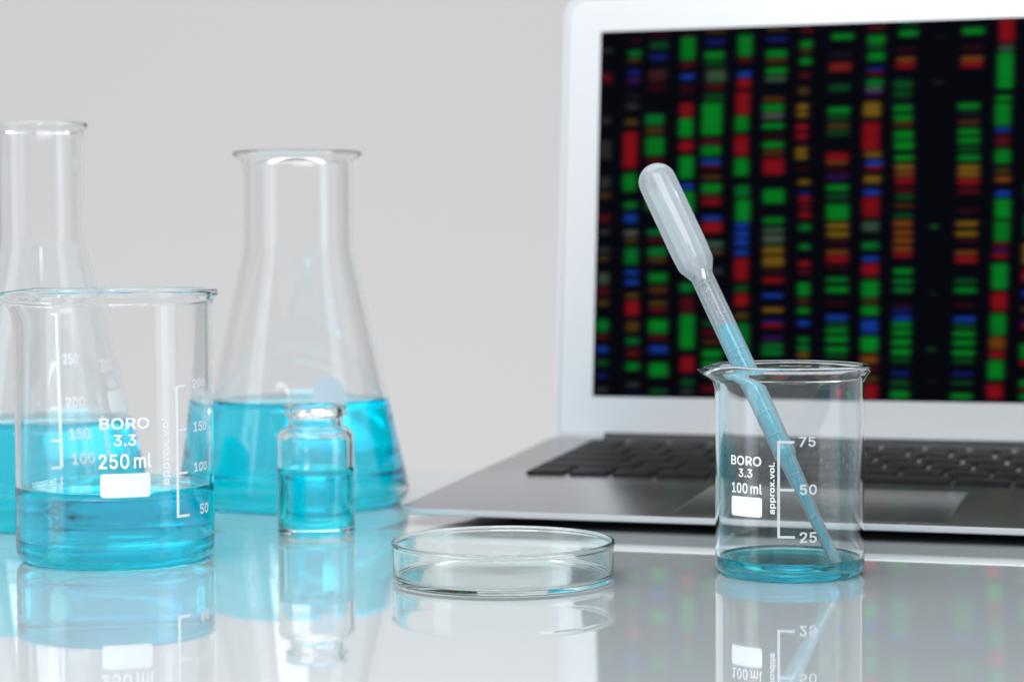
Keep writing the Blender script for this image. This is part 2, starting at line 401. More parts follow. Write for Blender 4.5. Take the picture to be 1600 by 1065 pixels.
# letter outlines: advance, points, polygons
GLYPHS = {'B':(0.456,[(0.06,0.0),(0.06,0.509),(0.241,0.509),(0.289,0.504),(0.329,0.491),(0.359,0.469),(0.381,0.442),(0.394,0.41),(0.398,0.374),(0.395,0.344),(0.387,0.32),(0.373,0.301),(0.356,0.286),(0.336,0.275),(0.315,0.267),(0.315,0.262),(0.339,0.257),(0.363,0.245),(0.385,0.227),(0.402,0.203),(0.414,0.173),(0.418,0.136),(0.413,0.1),(0.4,0.067),(0.377,0.039),(0.344,0.018),(0.301,0.004),(0.247,0.0),(0.125,0.057),(0.245,0.057),(0.296,0.063),(0.33,0.08),(0.349,0.105),(0.355,0.137),(0.352,0.161),(0.342,0.184),(0.327,0.203),(0.306,0.218),(0.279,0.228),(0.248,0.231),(0.125,0.231),(0.125,0.285),(0.238,0.285),(0.265,0.288),(0.288,0.296),(0.308,0.309),(0.323,0.326),(0.333,0.348),(0.336,0.372),(0.33,0.403),(0.313,0.429),(0.283,0.446),(0.24,0.452),(0.125,0.452)],[(0,53,1),(53,2,1),(53,3,2),(53,4,3),(53,5,4),(53,52,5),(52,6,5),(0,41,53),(51,6,52),(50,6,51),(50,7,6),(49,7,50),(49,8,7),(48,8,49),(48,9,8),(47,9,48),(46,9,47),(46,10,9),(45,10,46),(45,11,10),(44,11,45),(44,12,11),(43,12,44),(42,12,43),(42,13,12),(0,40,41),(40,42,41),(40,13,42),(40,14,13),(40,15,14),(40,16,15),(40,17,16),(40,39,17),(39,18,17),(0,28,40),(38,18,39),(37,18,38),(37,19,18),(36,19,37),(36,20,19),(35,20,36),(34,20,35),(34,21,20),(33,21,34),(32,21,33),(32,22,21),(31,22,32),(31,23,22),(30,23,31),(30,24,23),(29,24,30),(0,29,28),(0,24,29),(0,25,24),(0,26,25),(0,27,26)]),'O':(0.533,[(0.267,-0.007),(0.205,0.001),(0.15,0.025),(0.105,0.063),(0.07,0.115),(0.048,0.179),(0.04,0.254),(0.048,0.329),(0.07,0.393),(0.105,0.445),(0.15,0.484),(0.205,0.508),(0.267,0.516),(0.329,0.508),(0.384,0.484),(0.429,0.445),(0.464,0.393),(0.486,0.329),(0.493,0.254),(0.486,0.179),(0.464,0.115),(0.429,0.063),(0.384,0.025),(0.329,0.001),(0.267,0.053),(0.31,0.059),(0.349,0.076),(0.383,0.105),(0.408,0.144),(0.425,0.194),(0.43,0.254),(0.425,0.314),(0.408,0.365),(0.383,0.404),(0.349,0.433),(0.31,0.45),(0.267,0.456),(0.223,0.45),(0.184,0.433),(0.151,0.404),(0.125,0.364),(0.109,0.314),(0.103,0.254),(0.109,0.194),(0.125,0.144),(0.151,0.105),(0.184,0.076),(0.223,0.059)],[(11,13,12),(10,13,11),(10,14,13),(9,14,10),(9,36,14),(36,15,14),(9,37,36),(35,15,36),(34,15,35),(9,38,37),(8,38,9),(34,16,15),(33,16,34),(8,39,38),(32,16,33),(8,40,39),(7,40,8),(32,17,16),(31,17,32),(7,41,40),(6,41,7),(31,18,17),(30,18,31),(6,42,41),(5,42,6),(5,43,42),(29,18,30),(29,19,18),(5,44,43),(28,19,29),(4,44,5),(28,20,19),(4,45,44),(27,20,28),(3,45,4),(27,21,20),(3,46,45),(26,21,27),(3,47,46),(25,21,26),(25,22,21),(2,47,3),(2,24,47),(24,22,25),(2,22,24),(1,22,2),(1,23,22),(1,0,23)]),'R':(0.449,[(0.06,0.0),(0.06,0.509),(0.236,0.509),(0.29,0.504),(0.333,0.489),(0.367,0.465),(0.39,0.433),(0.405,0.395),(0.409,0.352),(0.405,0.309),(0.39,0.271),(0.367,0.24),(0.333,0.217),(0.289,0.203),(0.236,0.198),(0.096,0.198),(0.096,0.255),(0.234,0.255),(0.269,0.258),(0.298,0.267),(0.319,0.281),(0.334,0.3),(0.342,0.324),(0.345,0.352),(0.342,0.38),(0.334,0.405),(0.319,0.425),(0.298,0.44),(0.269,0.449),(0.233,0.452),(0.125,0.452),(0.125,0.0),(0.353,0.0),(0.23,0.229),(0.303,0.229),(0.428,0.0)],[(0,16,1),(16,30,1),(30,2,1),(30,3,2),(30,4,3),(30,5,4),(30,29,5),(29,28,5),(28,6,5),(16,31,30),(27,6,28),(26,6,27),(26,7,6),(25,7,26),(24,7,25),(24,8,7),(23,8,24),(22,8,23),(22,9,8),(21,9,22),(21,10,9),(20,10,21),(19,10,20),(19,11,10),(18,11,19),(17,11,18),(0,15,16),(31,17,16),(31,33,17),(33,11,17),(33,34,11),(34,12,11),(31,14,33),(14,32,33),(35,12,34),(13,35,12),(14,35,13),(0,14,15),(0,31,14),(32,35,14)]),'0':(0.453,[(0.227,-0.007),(0.174,0.001),(0.13,0.024),(0.095,0.062),(0.069,0.113),(0.053,0.178),(0.048,0.254),(0.053,0.33),(0.069,0.395),(0.095,0.447),(0.13,0.484),(0.174,0.508),(0.227,0.516),(0.279,0.508),(0.323,0.484),(0.358,0.447),(0.384,0.395),(0.4,0.33),(0.405,0.254),(0.4,0.178),(0.384,0.113),(0.359,0.062),(0.323,0.024),(0.279,0.001),(0.227,0.05),(0.261,0.056),(0.29,0.074),(0.313,0.103),(0.33,0.144),(0.34,0.194),(0.344,0.254),(0.34,0.314),(0.33,0.365),(0.313,0.405),(0.29,0.435),(0.261,0.453),(0.227,0.46),(0.192,0.453),(0.163,0.435),(0.14,0.405),(0.123,0.365),(0.113,0.314),(0.109,0.254),(0.113,0.194),(0.123,0.144),(0.14,0.103),(0.163,0.074),(0.192,0.056)],[(11,13,12),(10,13,11),(10,14,13),(9,14,10),(9,36,14),(36,15,14),(9,37,36),(35,15,36),(9,38,37),(34,15,35),(8,38,9),(34,16,15),(8,39,38),(33,16,34),(8,40,39),(32,16,33),(7,40,8),(32,17,16),(7,41,40),(31,17,32),(6,41,7),(31,18,17),(6,42,41),(30,18,31),(5,42,6),(5,43,42),(29,18,30),(29,19,18),(5,44,43),(28,19,29),(4,44,5),(28,20,19),(4,45,44),(27,20,28),(3,45,4),(27,21,20),(3,46,45),(26,21,27),(3,47,46),(25,21,26),(2,47,3),(25,22,21),(2,24,47),(24,22,25),(2,22,24),(1,22,2),(1,23,22),(1,0,23)]),'1':(0.453,[(0.076,0.0),(0.076,0.055),(0.391,0.055),(0.391,0.0),(0.276,0.509),(0.276,0.0),(0.212,0.0),(0.212,0.448),(0.209,0.448),(0.086,0.358),(0.086,0.427),(0.198,0.509)],[(10,4,11),(10,8,4),(8,7,4),(7,5,4),(10,9,8),(6,5,7),(0,2,1),(0,3,2)]),'2':(0.453,[(0.064,0.0),(0.064,0.047),(0.234,0.229),(0.261,0.257),(0.282,0.282),(0.299,0.305),(0.311,0.327),(0.318,0.348),(0.32,0.371),(0.317,0.397),(0.308,0.419),(0.293,0.436),(0.273,0.449),(0.25,0.457),(0.224,0.46),(0.196,0.457),(0.172,0.447),(0.153,0.433),(0.139,0.413),(0.13,0.39),(0.127,0.362),(0.066,0.362),(0.071,0.405),(0.086,0.442),(0.111,0.473),(0.143,0.496),(0.182,0.511),(0.225,0.516),(0.268,0.511),(0.306,0.497),(0.337,0.474),(0.361,0.445),(0.376,0.411),(0.381,0.372),(0.378,0.345),(0.371,0.318),(0.357,0.29),(0.336,0.259),(0.306,0.223),(0.267,0.18),(0.153,0.06),(0.153,0.057),(0.389,0.057),(0.389,0.0)],[(26,28,27),(26,29,28),(25,29,26),(25,30,29),(24,30,25),(24,31,30),(23,15,24),(15,14,24),(14,13,24),(13,31,24),(12,31,13),(23,16,15),(11,31,12),(23,17,16),(11,32,31),(22,17,23),(10,32,11),(22,18,17),(9,32,10),(22,19,18),(9,33,32),(21,19,22),(8,33,9),(21,20,19),(8,34,33),(7,34,8),(6,34,7),(6,35,34),(5,35,6),(5,36,35),(4,36,5),(4,37,36),(3,37,4),(3,38,37),(2,38,3),(1,38,2),(1,39,38),(1,40,39),(1,41,40),(1,42,41),(1,43,42),(0,43,1)]),'3':(0.453,[(0.218,-0.007),(0.173,-0.003),(0.133,0.01),(0.098,0.03),(0.07,0.057),(0.052,0.091),(0.044,0.132),(0.109,0.132),(0.115,0.107),(0.126,0.087),(0.144,0.071),(0.165,0.059),(0.191,0.052),(0.219,0.05),(0.248,0.053),(0.275,0.061),(0.297,0.074),(0.315,0.093),(0.325,0.116),(0.329,0.145),(0.326,0.172),(0.316,0.196),(0.299,0.217),(0.275,0.234),(0.242,0.244),(0.201,0.248),(0.157,0.248),(0.157,0.299),(0.288,0.448),(0.288,0.452),(0.07,0.452),(0.07,0.509),(0.372,0.509),(0.372,0.461),(0.211,0.278),(0.211,0.289),(0.264,0.288),(0.308,0.276),(0.344,0.253),(0.371,0.222),(0.387,0.186),(0.393,0.145),(0.387,0.103),(0.37,0.066),(0.344,0.036),(0.309,0.012),(0.266,-0.002)],[(30,32,31),(30,33,32),(30,29,33),(29,28,33),(28,34,33),(27,35,28),(35,34,28),(26,35,27),(26,36,35),(26,37,36),(26,38,37),(26,25,38),(25,24,38),(24,39,38),(23,39,24),(22,39,23),(22,40,39),(21,40,22),(20,40,21),(20,41,40),(19,41,20),(18,41,19),(18,42,41),(5,7,6),(5,8,7),(17,42,18),(5,9,8),(17,43,42),(16,43,17),(4,9,5),(4,10,9),(15,43,16),(4,11,10),(15,44,43),(14,44,15),(4,12,11),(3,12,4),(13,44,14),(3,13,12),(3,44,13),(3,45,44),(2,45,3),(2,46,45),(1,46,2),(1,0,46)]),'4':(0.453,[(0.04,0.105),(0.04,0.158),(0.247,0.509),(0.311,0.509),(0.109,0.166),(0.109,0.163),(0.413,0.163),(0.413,0.105),(0.282,0.0),(0.282,0.121),(0.282,0.146),(0.282,0.318),(0.343,0.318),(0.343,0.0)],[(1,3,2),(1,4,3),(10,12,11),(10,13,12),(1,5,4),(1,6,5),(1,10,6),(10,7,6),(0,10,1),(0,9,10),(13,7,10),(0,8,9),(8,7,0),(8,13,7)]),'5':(0.453,[(0.221,-0.007),(0.178,-0.002),(0.14,0.011),(0.108,0.032),(0.083,0.06),(0.066,0.093),(0.06,0.13),(0.122,0.13),(0.127,0.108),(0.138,0.089),(0.154,0.073),(0.173,0.06),(0.196,0.052),(0.221,0.05),(0.25,0.053),(0.276,0.064),(0.298,0.082),(0.314,0.104),(0.324,0.131),(0.328,0.162),(0.324,0.193),(0.314,0.221),(0.297,0.244),(0.275,0.262),(0.248,0.273),(0.218,0.277),(0.192,0.275),(0.167,0.268),(0.145,0.258),(0.128,0.246),(0.067,0.253),(0.096,0.509),(0.366,0.509),(0.366,0.452),(0.151,0.452),(0.134,0.301),(0.136,0.301),(0.155,0.315),(0.178,0.325),(0.203,0.331),(0.229,0.334),(0.263,0.33),(0.294,0.321),(0.321,0.306),(0.345,0.285),(0.364,0.26),(0.379,0.231),(0.388,0.199),(0.391,0.163),(0.385,0.117),(0.369,0.076),(0.343,0.041),(0.309,0.015),(0.268,-0.001)],[(30,34,31),(34,32,31),(34,33,32),(30,35,34),(39,41,40),(38,41,39),(38,42,41),(37,42,38),(37,43,42),(36,43,37),(36,44,43),(30,36,35),(30,26,36),(26,25,36),(25,44,36),(25,45,44),(24,45,25),(30,27,26),(23,45,24),(30,28,27),(22,45,23),(22,46,45),(30,29,28),(21,46,22),(21,47,46),(20,47,21),(20,48,47),(19,48,20),(19,49,48),(18,49,19),(17,49,18),(5,7,6),(5,8,7),(17,50,49),(5,9,8),(16,50,17),(4,9,5),(4,10,9),(15,50,16),(15,51,50),(4,11,10),(14,51,15),(4,12,11),(3,12,4),(13,51,14),(3,13,12),(3,51,13),(3,52,51),(2,52,3),(2,53,52),(1,53,2),(1,0,53)]),'7':(0.453,[(0.097,0.0),(0.323,0.448),(0.323,0.452),(0.062,0.452),(0.062,0.509),(0.391,0.509),(0.391,0.449),(0.165,0.0)],[(3,5,4),(3,2,5),(2,6,5),(1,6,2),(1,7,6),(0,7,1)]),'.':(0.188,[(0.095,-0.004),(0.078,-0.001),(0.063,0.009),(0.053,0.024),(0.05,0.041),(0.053,0.059),(0.063,0.073),(0.078,0.083),(0.095,0.087),(0.113,0.083),(0.128,0.073),(0.138,0.059),(0.141,0.041),(0.138,0.024),(0.128,0.009),(0.113,-0.001)],[(7,9,8),(6,9,7),(6,10,9),(5,10,6),(5,11,10),(4,11,5),(4,12,11),(3,12,4),(3,13,12),(2,13,3),(2,14,13),(1,14,2),(1,15,14),(0,15,1)]),'m':(0.61,[(0.053,0.0),(0.053,0.379),(0.112,0.379),(0.112,0.295),(0.108,0.295),(0.118,0.323),(0.132,0.346),(0.151,0.363),(0.172,0.376),(0.195,0.384),(0.219,0.386),(0.257,0.38),(0.287,0.361),(0.309,0.331),(0.321,0.295),(0.312,0.295),(0.322,0.321),(0.337,0.343),(0.357,0.361),(0.381,0.375),(0.407,0.383),(0.437,0.386),(0.468,0.383),(0.497,0.372),(0.522,0.354),(0.541,0.328),(0.553,0.296),(0.557,0.255),(0.557,0.0),(0.496,0.0),(0.496,0.254),(0.49,0.289),(0.473,0.313),(0.447,0.326),(0.419,0.33),(0.395,0.328),(0.374,0.32),(0.358,0.307),(0.345,0.29),(0.338,0.27),(0.335,0.247),(0.335,0.0),(0.274,0.0),(0.274,0.26),(0.269,0.288),(0.253,0.311),(0.229,0.326),(0.199,0.33),(0.178,0.328),(0.158,0.32),(0.14,0.307),(0.126,0.289),(0.117,0.266),(0.114,0.238),(0.114,0.0)],[(9,11,10),(20,22,21),(8,11,9),(19,22,20),(19,23,22),(8,12,11),(0,2,1),(0,4,2),(4,3,2),(7,12,8),(18,23,19),(18,24,23),(6,12,7),(17,24,18),(6,13,12),(17,25,24),(5,47,6),(47,13,6),(16,34,17),(34,25,17),(47,46,13),(46,14,13),(5,48,47),(16,35,34),(33,25,34),(33,26,25),(5,49,48),(16,36,35),(32,26,33),(45,14,46),(4,49,5),(15,36,16),(4,50,49),(15,37,36),(31,26,32),(44,15,45),(15,14,45),(4,51,50),(15,38,37),(31,27,26),(0,52,4),(52,51,4),(44,38,15),(44,39,38),(30,27,31),(43,39,44),(43,40,39),(0,53,52),(42,40,43),(30,28,27),(29,28,30),(42,41,40),(0,54,53)]),'l':(0.189,[(0.139,-0.002),(0.101,0.003),(0.074,0.02),(0.058,0.047),(0.053,0.084),(0.053,0.509),(0.114,0.509),(0.114,0.099),(0.115,0.077),(0.12,0.062),(0.13,0.054),(0.146,0.052),(0.154,0.052),(0.16,0.053),(0.165,0.053),(0.17,0.054),(0.181,0.003),(0.172,0.001),(0.162,-0.001),(0.151,-0.002)],[(4,6,5),(4,7,6),(4,8,7),(3,8,4),(3,9,8),(3,10,9),(3,11,10),(14,16,15),(13,16,14),(12,16,13),(11,16,12),(3,16,11),(2,16,3),(1,16,2),(0,16,1),(0,17,16),(0,18,17),(0,19,18)]),'a':(0.389,[(0.16,-0.009),(0.126,-0.005),(0.094,0.005),(0.068,0.022),(0.048,0.045),(0.035,0.073),(0.03,0.108),(0.034,0.138),(0.043,0.161),(0.058,0.179),(0.078,0.193),(0.1,0.203),(0.125,0.211),(0.152,0.216),(0.178,0.22),(0.209,0.224),(0.234,0.227),(0.252,0.23),(0.265,0.235),(0.273,0.243),(0.276,0.255),(0.276,0.257),(0.273,0.279),(0.267,0.297),(0.256,0.311),(0.24,0.322),(0.22,0.329),(0.196,0.331),(0.171,0.329),(0.149,0.322),(0.132,0.313),(0.118,0.301),(0.107,0.288),(0.1,0.274),(0.041,0.291),(0.057,0.322),(0.079,0.346),(0.104,0.364),(0.133,0.375),(0.163,0.382),(0.194,0.384),(0.215,0.383),(0.239,0.379),(0.263,0.372),(0.286,0.36),(0.306,0.343),(0.322,0.32),(0.333,0.29),(0.337,0.251),(0.337,0.0),(0.277,0.0),(0.277,0.052),(0.272,0.052),(0.264,0.038),(0.252,0.025),(0.236,0.012),(0.215,0.001),(0.19,-0.006),(0.17,0.045),(0.202,0.049),(0.228,0.059),(0.248,0.074),(0.263,0.093),(0.272,0.115),(0.276,0.138),(0.276,0.19),(0.27,0.186),(0.259,0.182),(0.246,0.179),(0.231,0.176),(0.216,0.173),(0.2,0.171),(0.186,0.169),(0.175,0.168),(0.154,0.164),(0.134,0.159),(0.117,0.15),(0.103,0.139),(0.095,0.124),(0.092,0.105),(0.094,0.087),(0.102,0.072),(0.114,0.061),(0.13,0.052),(0.149,0.047)],[(39,41,40),(39,42,41),(38,42,39),(38,43,42),(37,43,38),(37,44,43),(36,44,37),(36,45,44),(35,45,36),(35,27,45),(27,46,45),(35,28,27),(26,46,27),(35,29,28),(25,46,26),(35,30,29),(34,30,35),(24,46,25),(24,47,46),(34,31,30),(23,47,24),(34,32,31),(22,47,23),(33,32,34),(22,48,47),(21,48,22),(20,48,21),(19,48,20),(19,49,48),(18,49,19),(17,65,18),(65,49,18),(16,65,17),(15,65,16),(14,65,15),(13,65,14),(12,65,13),(11,65,12),(10,65,11),(9,65,10),(9,66,65),(64,49,65),(9,67,66),(9,68,67),(8,68,9),(8,69,68),(8,70,69),(8,71,70),(8,72,71),(8,73,72),(8,74,73),(8,75,74),(7,75,8),(7,76,75),(7,77,76),(7,78,77),(63,49,64),(6,78,7),(6,79,78),(62,49,63),(5,79,6),(5,80,79),(61,51,62),(51,49,62),(5,81,80),(60,51,61),(4,81,5),(4,82,81),(4,83,82),(59,52,60),(52,51,60),(4,84,83),(59,53,52),(50,49,51),(58,53,59),(4,58,84),(4,53,58),(3,53,4),(3,54,53),(3,55,54),(2,55,3),(2,56,55),(1,56,2),(1,57,56),(0,57,1)]),'p':(0.424,[(0.053,-0.143),(0.053,0.379),(0.112,0.379),(0.112,0.319),(0.118,0.319),(0.126,0.331),(0.137,0.346),(0.152,0.36),(0.171,0.373),(0.197,0.381),(0.229,0.384),(0.274,0.378),(0.313,0.361),(0.345,0.332),(0.37,0.293),(0.385,0.245),(0.39,0.189),(0.385,0.133),(0.37,0.084),(0.346,0.045),(0.313,0.016),(0.274,-0.002),(0.229,-0.008),(0.198,-0.005),(0.173,0.004),(0.153,0.017),(0.138,0.031),(0.127,0.046),(0.118,0.059),(0.114,0.059),(0.114,-0.143),(0.22,0.047),(0.253,0.051),(0.279,0.066),(0.301,0.088),(0.316,0.117),(0.325,0.151),(0.328,0.189),(0.325,0.227),(0.316,0.261),(0.301,0.29),(0.28,0.311),(0.253,0.325),(0.22,0.33),(0.188,0.325),(0.161,0.312),(0.14,0.291),(0.125,0.263),(0.116,0.229),(0.113,0.189),(0.116,0.15),(0.125,0.115),(0.14,0.086),(0.162,0.065),(0.188,0.051)],[(9,11,10),(8,11,9),(0,2,1),(0,3,2),(8,12,11),(7,12,8),(7,13,12),(6,13,7),(5,13,6),(5,43,13),(43,42,13),(42,14,13),(4,43,5),(4,44,43),(4,45,44),(41,14,42),(0,4,3),(0,48,4),(48,47,4),(47,46,4),(46,45,4),(40,14,41),(40,15,14),(39,15,40),(38,15,39),(38,16,15),(0,49,48),(37,16,38),(0,50,49),(36,16,37),(36,17,16),(35,17,36),(0,51,50),(35,18,17),(34,18,35),(0,29,51),(29,52,51),(33,18,34),(29,53,52),(33,19,18),(32,19,33),(29,28,53),(28,54,53),(0,30,29),(27,54,28),(31,19,32),(27,31,54),(27,19,31),(26,19,27),(26,20,19),(25,20,26),(24,20,25),(24,21,20),(23,21,24),(23,22,21)]),'r':(0.259,[(0.053,0.0),(0.053,0.379),(0.112,0.379),(0.112,0.321),(0.115,0.321),(0.13,0.347),(0.152,0.367),(0.181,0.38),(0.213,0.385),(0.221,0.385),(0.229,0.384),(0.237,0.384),(0.243,0.384),(0.243,0.322),(0.239,0.323),(0.23,0.324),(0.219,0.325),(0.207,0.326),(0.182,0.323),(0.159,0.315),(0.14,0.301),(0.126,0.284),(0.117,0.262),(0.114,0.237),(0.114,0.0)],[(7,9,8),(7,10,9),(7,11,10),(7,12,11),(7,13,12),(6,13,7),(0,2,1),(0,3,2),(5,13,6),(4,17,5),(17,16,5),(16,15,5),(15,14,5),(14,13,5),(4,18,17),(4,19,18),(0,4,3),(0,22,4),(22,21,4),(21,20,4),(20,19,4),(0,23,22),(0,24,23)]),'x':(0.379,[(0.021,0.0),(0.171,0.218),(0.171,0.171),(0.029,0.379),(0.1,0.379),(0.147,0.306),(0.164,0.279),(0.179,0.253),(0.193,0.229),(0.207,0.206),(0.175,0.206),(0.19,0.229),(0.202,0.253),(0.216,0.279),(0.233,0.306),(0.282,0.379),(0.352,0.379),(0.209,0.169),(0.209,0.214),(0.358,0.0),(0.287,0.0),(0.231,0.085),(0.214,0.112),(0.2,0.136),(0.187,0.159),(0.173,0.182),(0.205,0.182),(0.191,0.159),(0.178,0.136),(0.165,0.112),(0.148,0.085),(0.091,0.0)],[(2,4,3),(2,5,4),(14,16,15),(14,17,16),(2,6,5),(13,17,14),(2,1,6),(1,7,6),(12,18,13),(18,17,13),(1,11,7),(11,8,7),(11,8,12),(8,18,12),(1,10,11),(9,18,8),(0,10,1),(9,19,18),(0,25,10),(25,9,10),(25,26,9),(26,19,9),(0,24,25),(27,19,26),(0,28,24),(28,23,24),(28,23,27),(23,19,27),(0,29,28),(22,19,23),(0,30,29),(21,19,22),(0,31,30),(20,19,21)]),'v':(0.389,[(0.163,0.0),(0.017,0.379),(0.084,0.379),(0.165,0.155),(0.177,0.121),(0.187,0.087),(0.196,0.053),(0.206,0.021),(0.184,0.021),(0.194,0.053),(0.203,0.087),(0.213,0.121),(0.224,0.155),(0.305,0.379),(0.371,0.379),(0.226,0.0)],[(0,2,1),(0,3,2),(12,14,13),(12,15,14),(0,4,3),(11,15,12),(0,5,4),(10,15,11),(0,9,5),(9,6,5),(9,6,10),(6,15,10),(0,8,9),(7,15,6),(0,7,8),(0,15,7)]),'o':(0.415,[(0.207,-0.008),(0.159,-0.002),(0.117,0.016),(0.082,0.046),(0.056,0.085),(0.04,0.133),(0.034,0.187),(0.04,0.243),(0.056,0.291),(0.082,0.33),(0.117,0.36),(0.159,0.378),(0.207,0.384),(0.256,0.378),(0.299,0.36),(0.333,0.33),(0.359,0.291),(0.376,0.243),(0.381,0.187),(0.376,0.133),(0.359,0.085),(0.333,0.046),(0.299,0.016),(0.256,-0.002),(0.207,0.046),(0.242,0.051),(0.27,0.066),(0.292,0.089),(0.307,0.117),(0.316,0.151),(0.319,0.187),(0.316,0.224),(0.307,0.258),(0.292,0.287),(0.27,0.31),(0.242,0.325),(0.207,0.33),(0.173,0.325),(0.145,0.31),(0.124,0.287),(0.108,0.258),(0.099,0.224),(0.096,0.187),(0.099,0.151),(0.108,0.117),(0.124,0.089),(0.145,0.066),(0.173,0.051)],[(11,13,12),(10,13,11),(10,14,13),(9,14,10),(9,15,14),(8,37,9),(37,36,9),(36,15,9),(36,35,15),(35,16,15),(8,38,37),(34,16,35),(8,39,38),(33,16,34),(7,39,8),(33,17,16),(7,40,39),(32,17,33),(7,41,40),(31,17,32),(6,41,7),(31,18,17),(6,42,41),(30,18,31),(5,42,6),(5,43,42),(29,18,30),(29,19,18),(5,44,43),(28,19,29),(28,20,19),(4,44,5),(4,45,44),(27,20,28),(4,46,45),(26,20,27),(3,46,4),(26,21,20),(3,47,46),(25,21,26),(3,24,47),(24,21,25),(3,21,24),(2,21,3),(2,22,21),(1,22,2),(1,23,22),(0,23,1)])}


def text_mesh(txt, u0, u1, z0, z1, rot=False):
    pts, polys = [], []
    x = 0.0
    for ch in txt:
        if ch == ' ':
            x += 0.12
            continue
        adv, gp, gf = GLYPHS[ch]
        n0 = len(pts)
        pts += [(x + a, b) for a, b in gp]
        polys += [tuple(n0 + k for k in q) for q in gf]
        x += adv * 1.03
    if rot:
        pts = [(-b, a) for a, b in pts]
    xs = [q[0] for q in pts]
    ys = [q[1] for q in pts]
    a, b, c, d = min(xs), max(xs), min(ys), max(ys)
    # bold: five thin coats of enamel, each shifted a little and lying on the one below
    kx, kz = (u1 - u0) / (b - a), (z1 - z0) / (d - c)
    s = 0.016
    kx, kz = (u1 - u0) / (b - a + 2 * s), (z1 - z0) / (d - c + 2 * s)
    vv, ff = [], []
    for n, (sx, sy) in enumerate(((0, 0), (-s, -s), (s, -s), (-s, s), (s, s))):
        n0 = len(vv)
        vv += [(u0 + (q[0] - a + s + sx) * kx, z0 + (q[1] - c + s + sy) * kz, 0.012 * n) for q in pts]
        ff += [tuple(n0 + k for k in q) for q in polys]
    me = bpy.data.meshes.new('lettering')
    me.from_pydata(vv, [], ff)
    return me


def rect_mesh(u0, u1, z0, z1, rad=0.0):
    me = bpy.data.meshes.new('rect')
    if rad:
        pts = []
        for cx, cz, a0 in ((u1 - rad, z1 - rad, 0), (u0 + rad, z1 - rad, 90), (u0 + rad, z0 + rad, 180), (u1 - rad, z0 + rad, 270)):
            for k in range(7):
                a = math.radians(a0 + 15 * k)
                pts.append((cx + rad * math.cos(a), cz + rad * math.sin(a), 0))
        me.from_pydata(pts, [], [tuple(range(len(pts)))])
    else:
        me.from_pydata([(u0, z0, 0), (u1, z0, 0), (u1, z1, 0), (u0, z1, 0)], [], [(0, 1, 2, 3)])
    return me


def px_u(px, cpx, rpx, r):
    return r * math.asin(max(-0.995, min(0.995, (px - cpx) / rpx)))

# ------------------------------------------------------------------ beakers


def beaker_parts(root, R, H, w, floor, spout, spout_phi, level, flare=2.3, liq=None):
    cr = R * 0.2 + 1
    prof = fillet([(0, 0.35), (R - cr - 3, 0.35, 3), (R - cr - 1.5, 0.05, 1), (R, 0.05, cr), (R, H - 4.2, 6), (R + flare - 0.1, H - 2.1, 1.0),
                   (R + flare + 0.2, H + 0.15, 1.15), (R + flare - 2.4, H + 0.1, 1.1),
                   (R - w, H - 4.6, 6), (R - w, floor, cr - 1.3), (0, floor)], 10)
    prof = densify(prof, 2.5)

    SZ = 9.5 * H / 70

    def spout_def(x, y, z):
        r = math.hypot(x, y)
        if r < 1 or z < H - SZ:
            return (x, y, z)
        a = math.atan2(y, x)
        da = (a - spout_phi + PI) % (2 * PI) - PI
        t = (z - (H - SZ)) / SZ
        wgt = math.exp(-(da / 0.29) ** 2)
        neigh = math.exp(-((abs(da) - 0.62) / 0.20) ** 2)
        k = 1 + (spout * wgt * t ** 1.8 - 0.7 * neigh * t ** 1.5) / r
        return (x * k, y * k, z - 1.2 * wgt * t ** 2 + 0.3 * neigh * t ** 2)

    lathe('glass_body', prof, GLASS, root, 192, spout_def)
    ri = R - w + 0.05
    top = [(ri, level + 0.9), (ri - 0.4, level + 0.55, 0.3), (ri - 1.6, level, 1.5)] if liq else [(ri, level)]
    cr = R * 0.2 + 1
    lq = fillet([(0, floor - 0.05), (ri, floor - 0.05, cr - 1.3)] + top + [(0, level)], 8)
    lathe('liquid', densify(lq, 3), liq or LIQUID, root, 144)


# small beaker, 100 ml
BX, BY = 93.065, 743.91
root = thing('beaker', 'small nearly empty glass beaker with a dropper leaning in it, before the laptop', 'beaker', (BX, BY, 0), 0, 'spouted glass beakers')
SMALL = root
beaker_parts(root, 25.0, 70.2, 1.35, 1.6, 4.6, PI * 1.0 + 0.10, 5.4, 2.0, DARKENED_LIQUID)
PH = facing(BX, BY)
U = lambda px: px_u(px, 1234, 117.5, 25.0)
Z = lambda y: (911.5 - y) / 4.775
R25 = lambda z: 25.0
wrap('printed_lettering', [
    text_mesh('BORO', U(1144.5), U(1191), Z(729), Z(714)),
    text_mesh('3.3', U(1156), U(1177.5), Z(747.6), Z(734)),
    text_mesh('100 ml', U(1145.6), U(1192), Z(773), Z(756.5)),
    text_mesh('approx.vol.', U(1202.5), U(1213.5), Z(803), Z(722), rot=True)], PRINT, root, PH, R25)
wrap('writing_patch', [rect_mesh(U(1145), U(1192), Z(809), Z(778), 0.9)], PRINT, root, PH, R25)
wrap('graduation_scale', [
    rect_mesh(U(1215.2), U(1219.4), Z(840), Z(688)),
    rect_mesh(U(1219.5), U(1241), Z(692.3), Z(688)),
    rect_mesh(U(1219.5), U(1241), Z(766.6), Z(762.6)),
    rect_mesh(U(1219.5), U(1242), Z(840), Z(836)),
    text_mesh('75', U(1248), U(1273), Z(697.5), Z(681.5)),
    text_mesh('50', U(1249), U(1275), Z(772), Z(756)),
    text_mesh('25', U(1249), U(1275), Z(847), Z(830))], PRINT_SOFT, root, PH, R25)

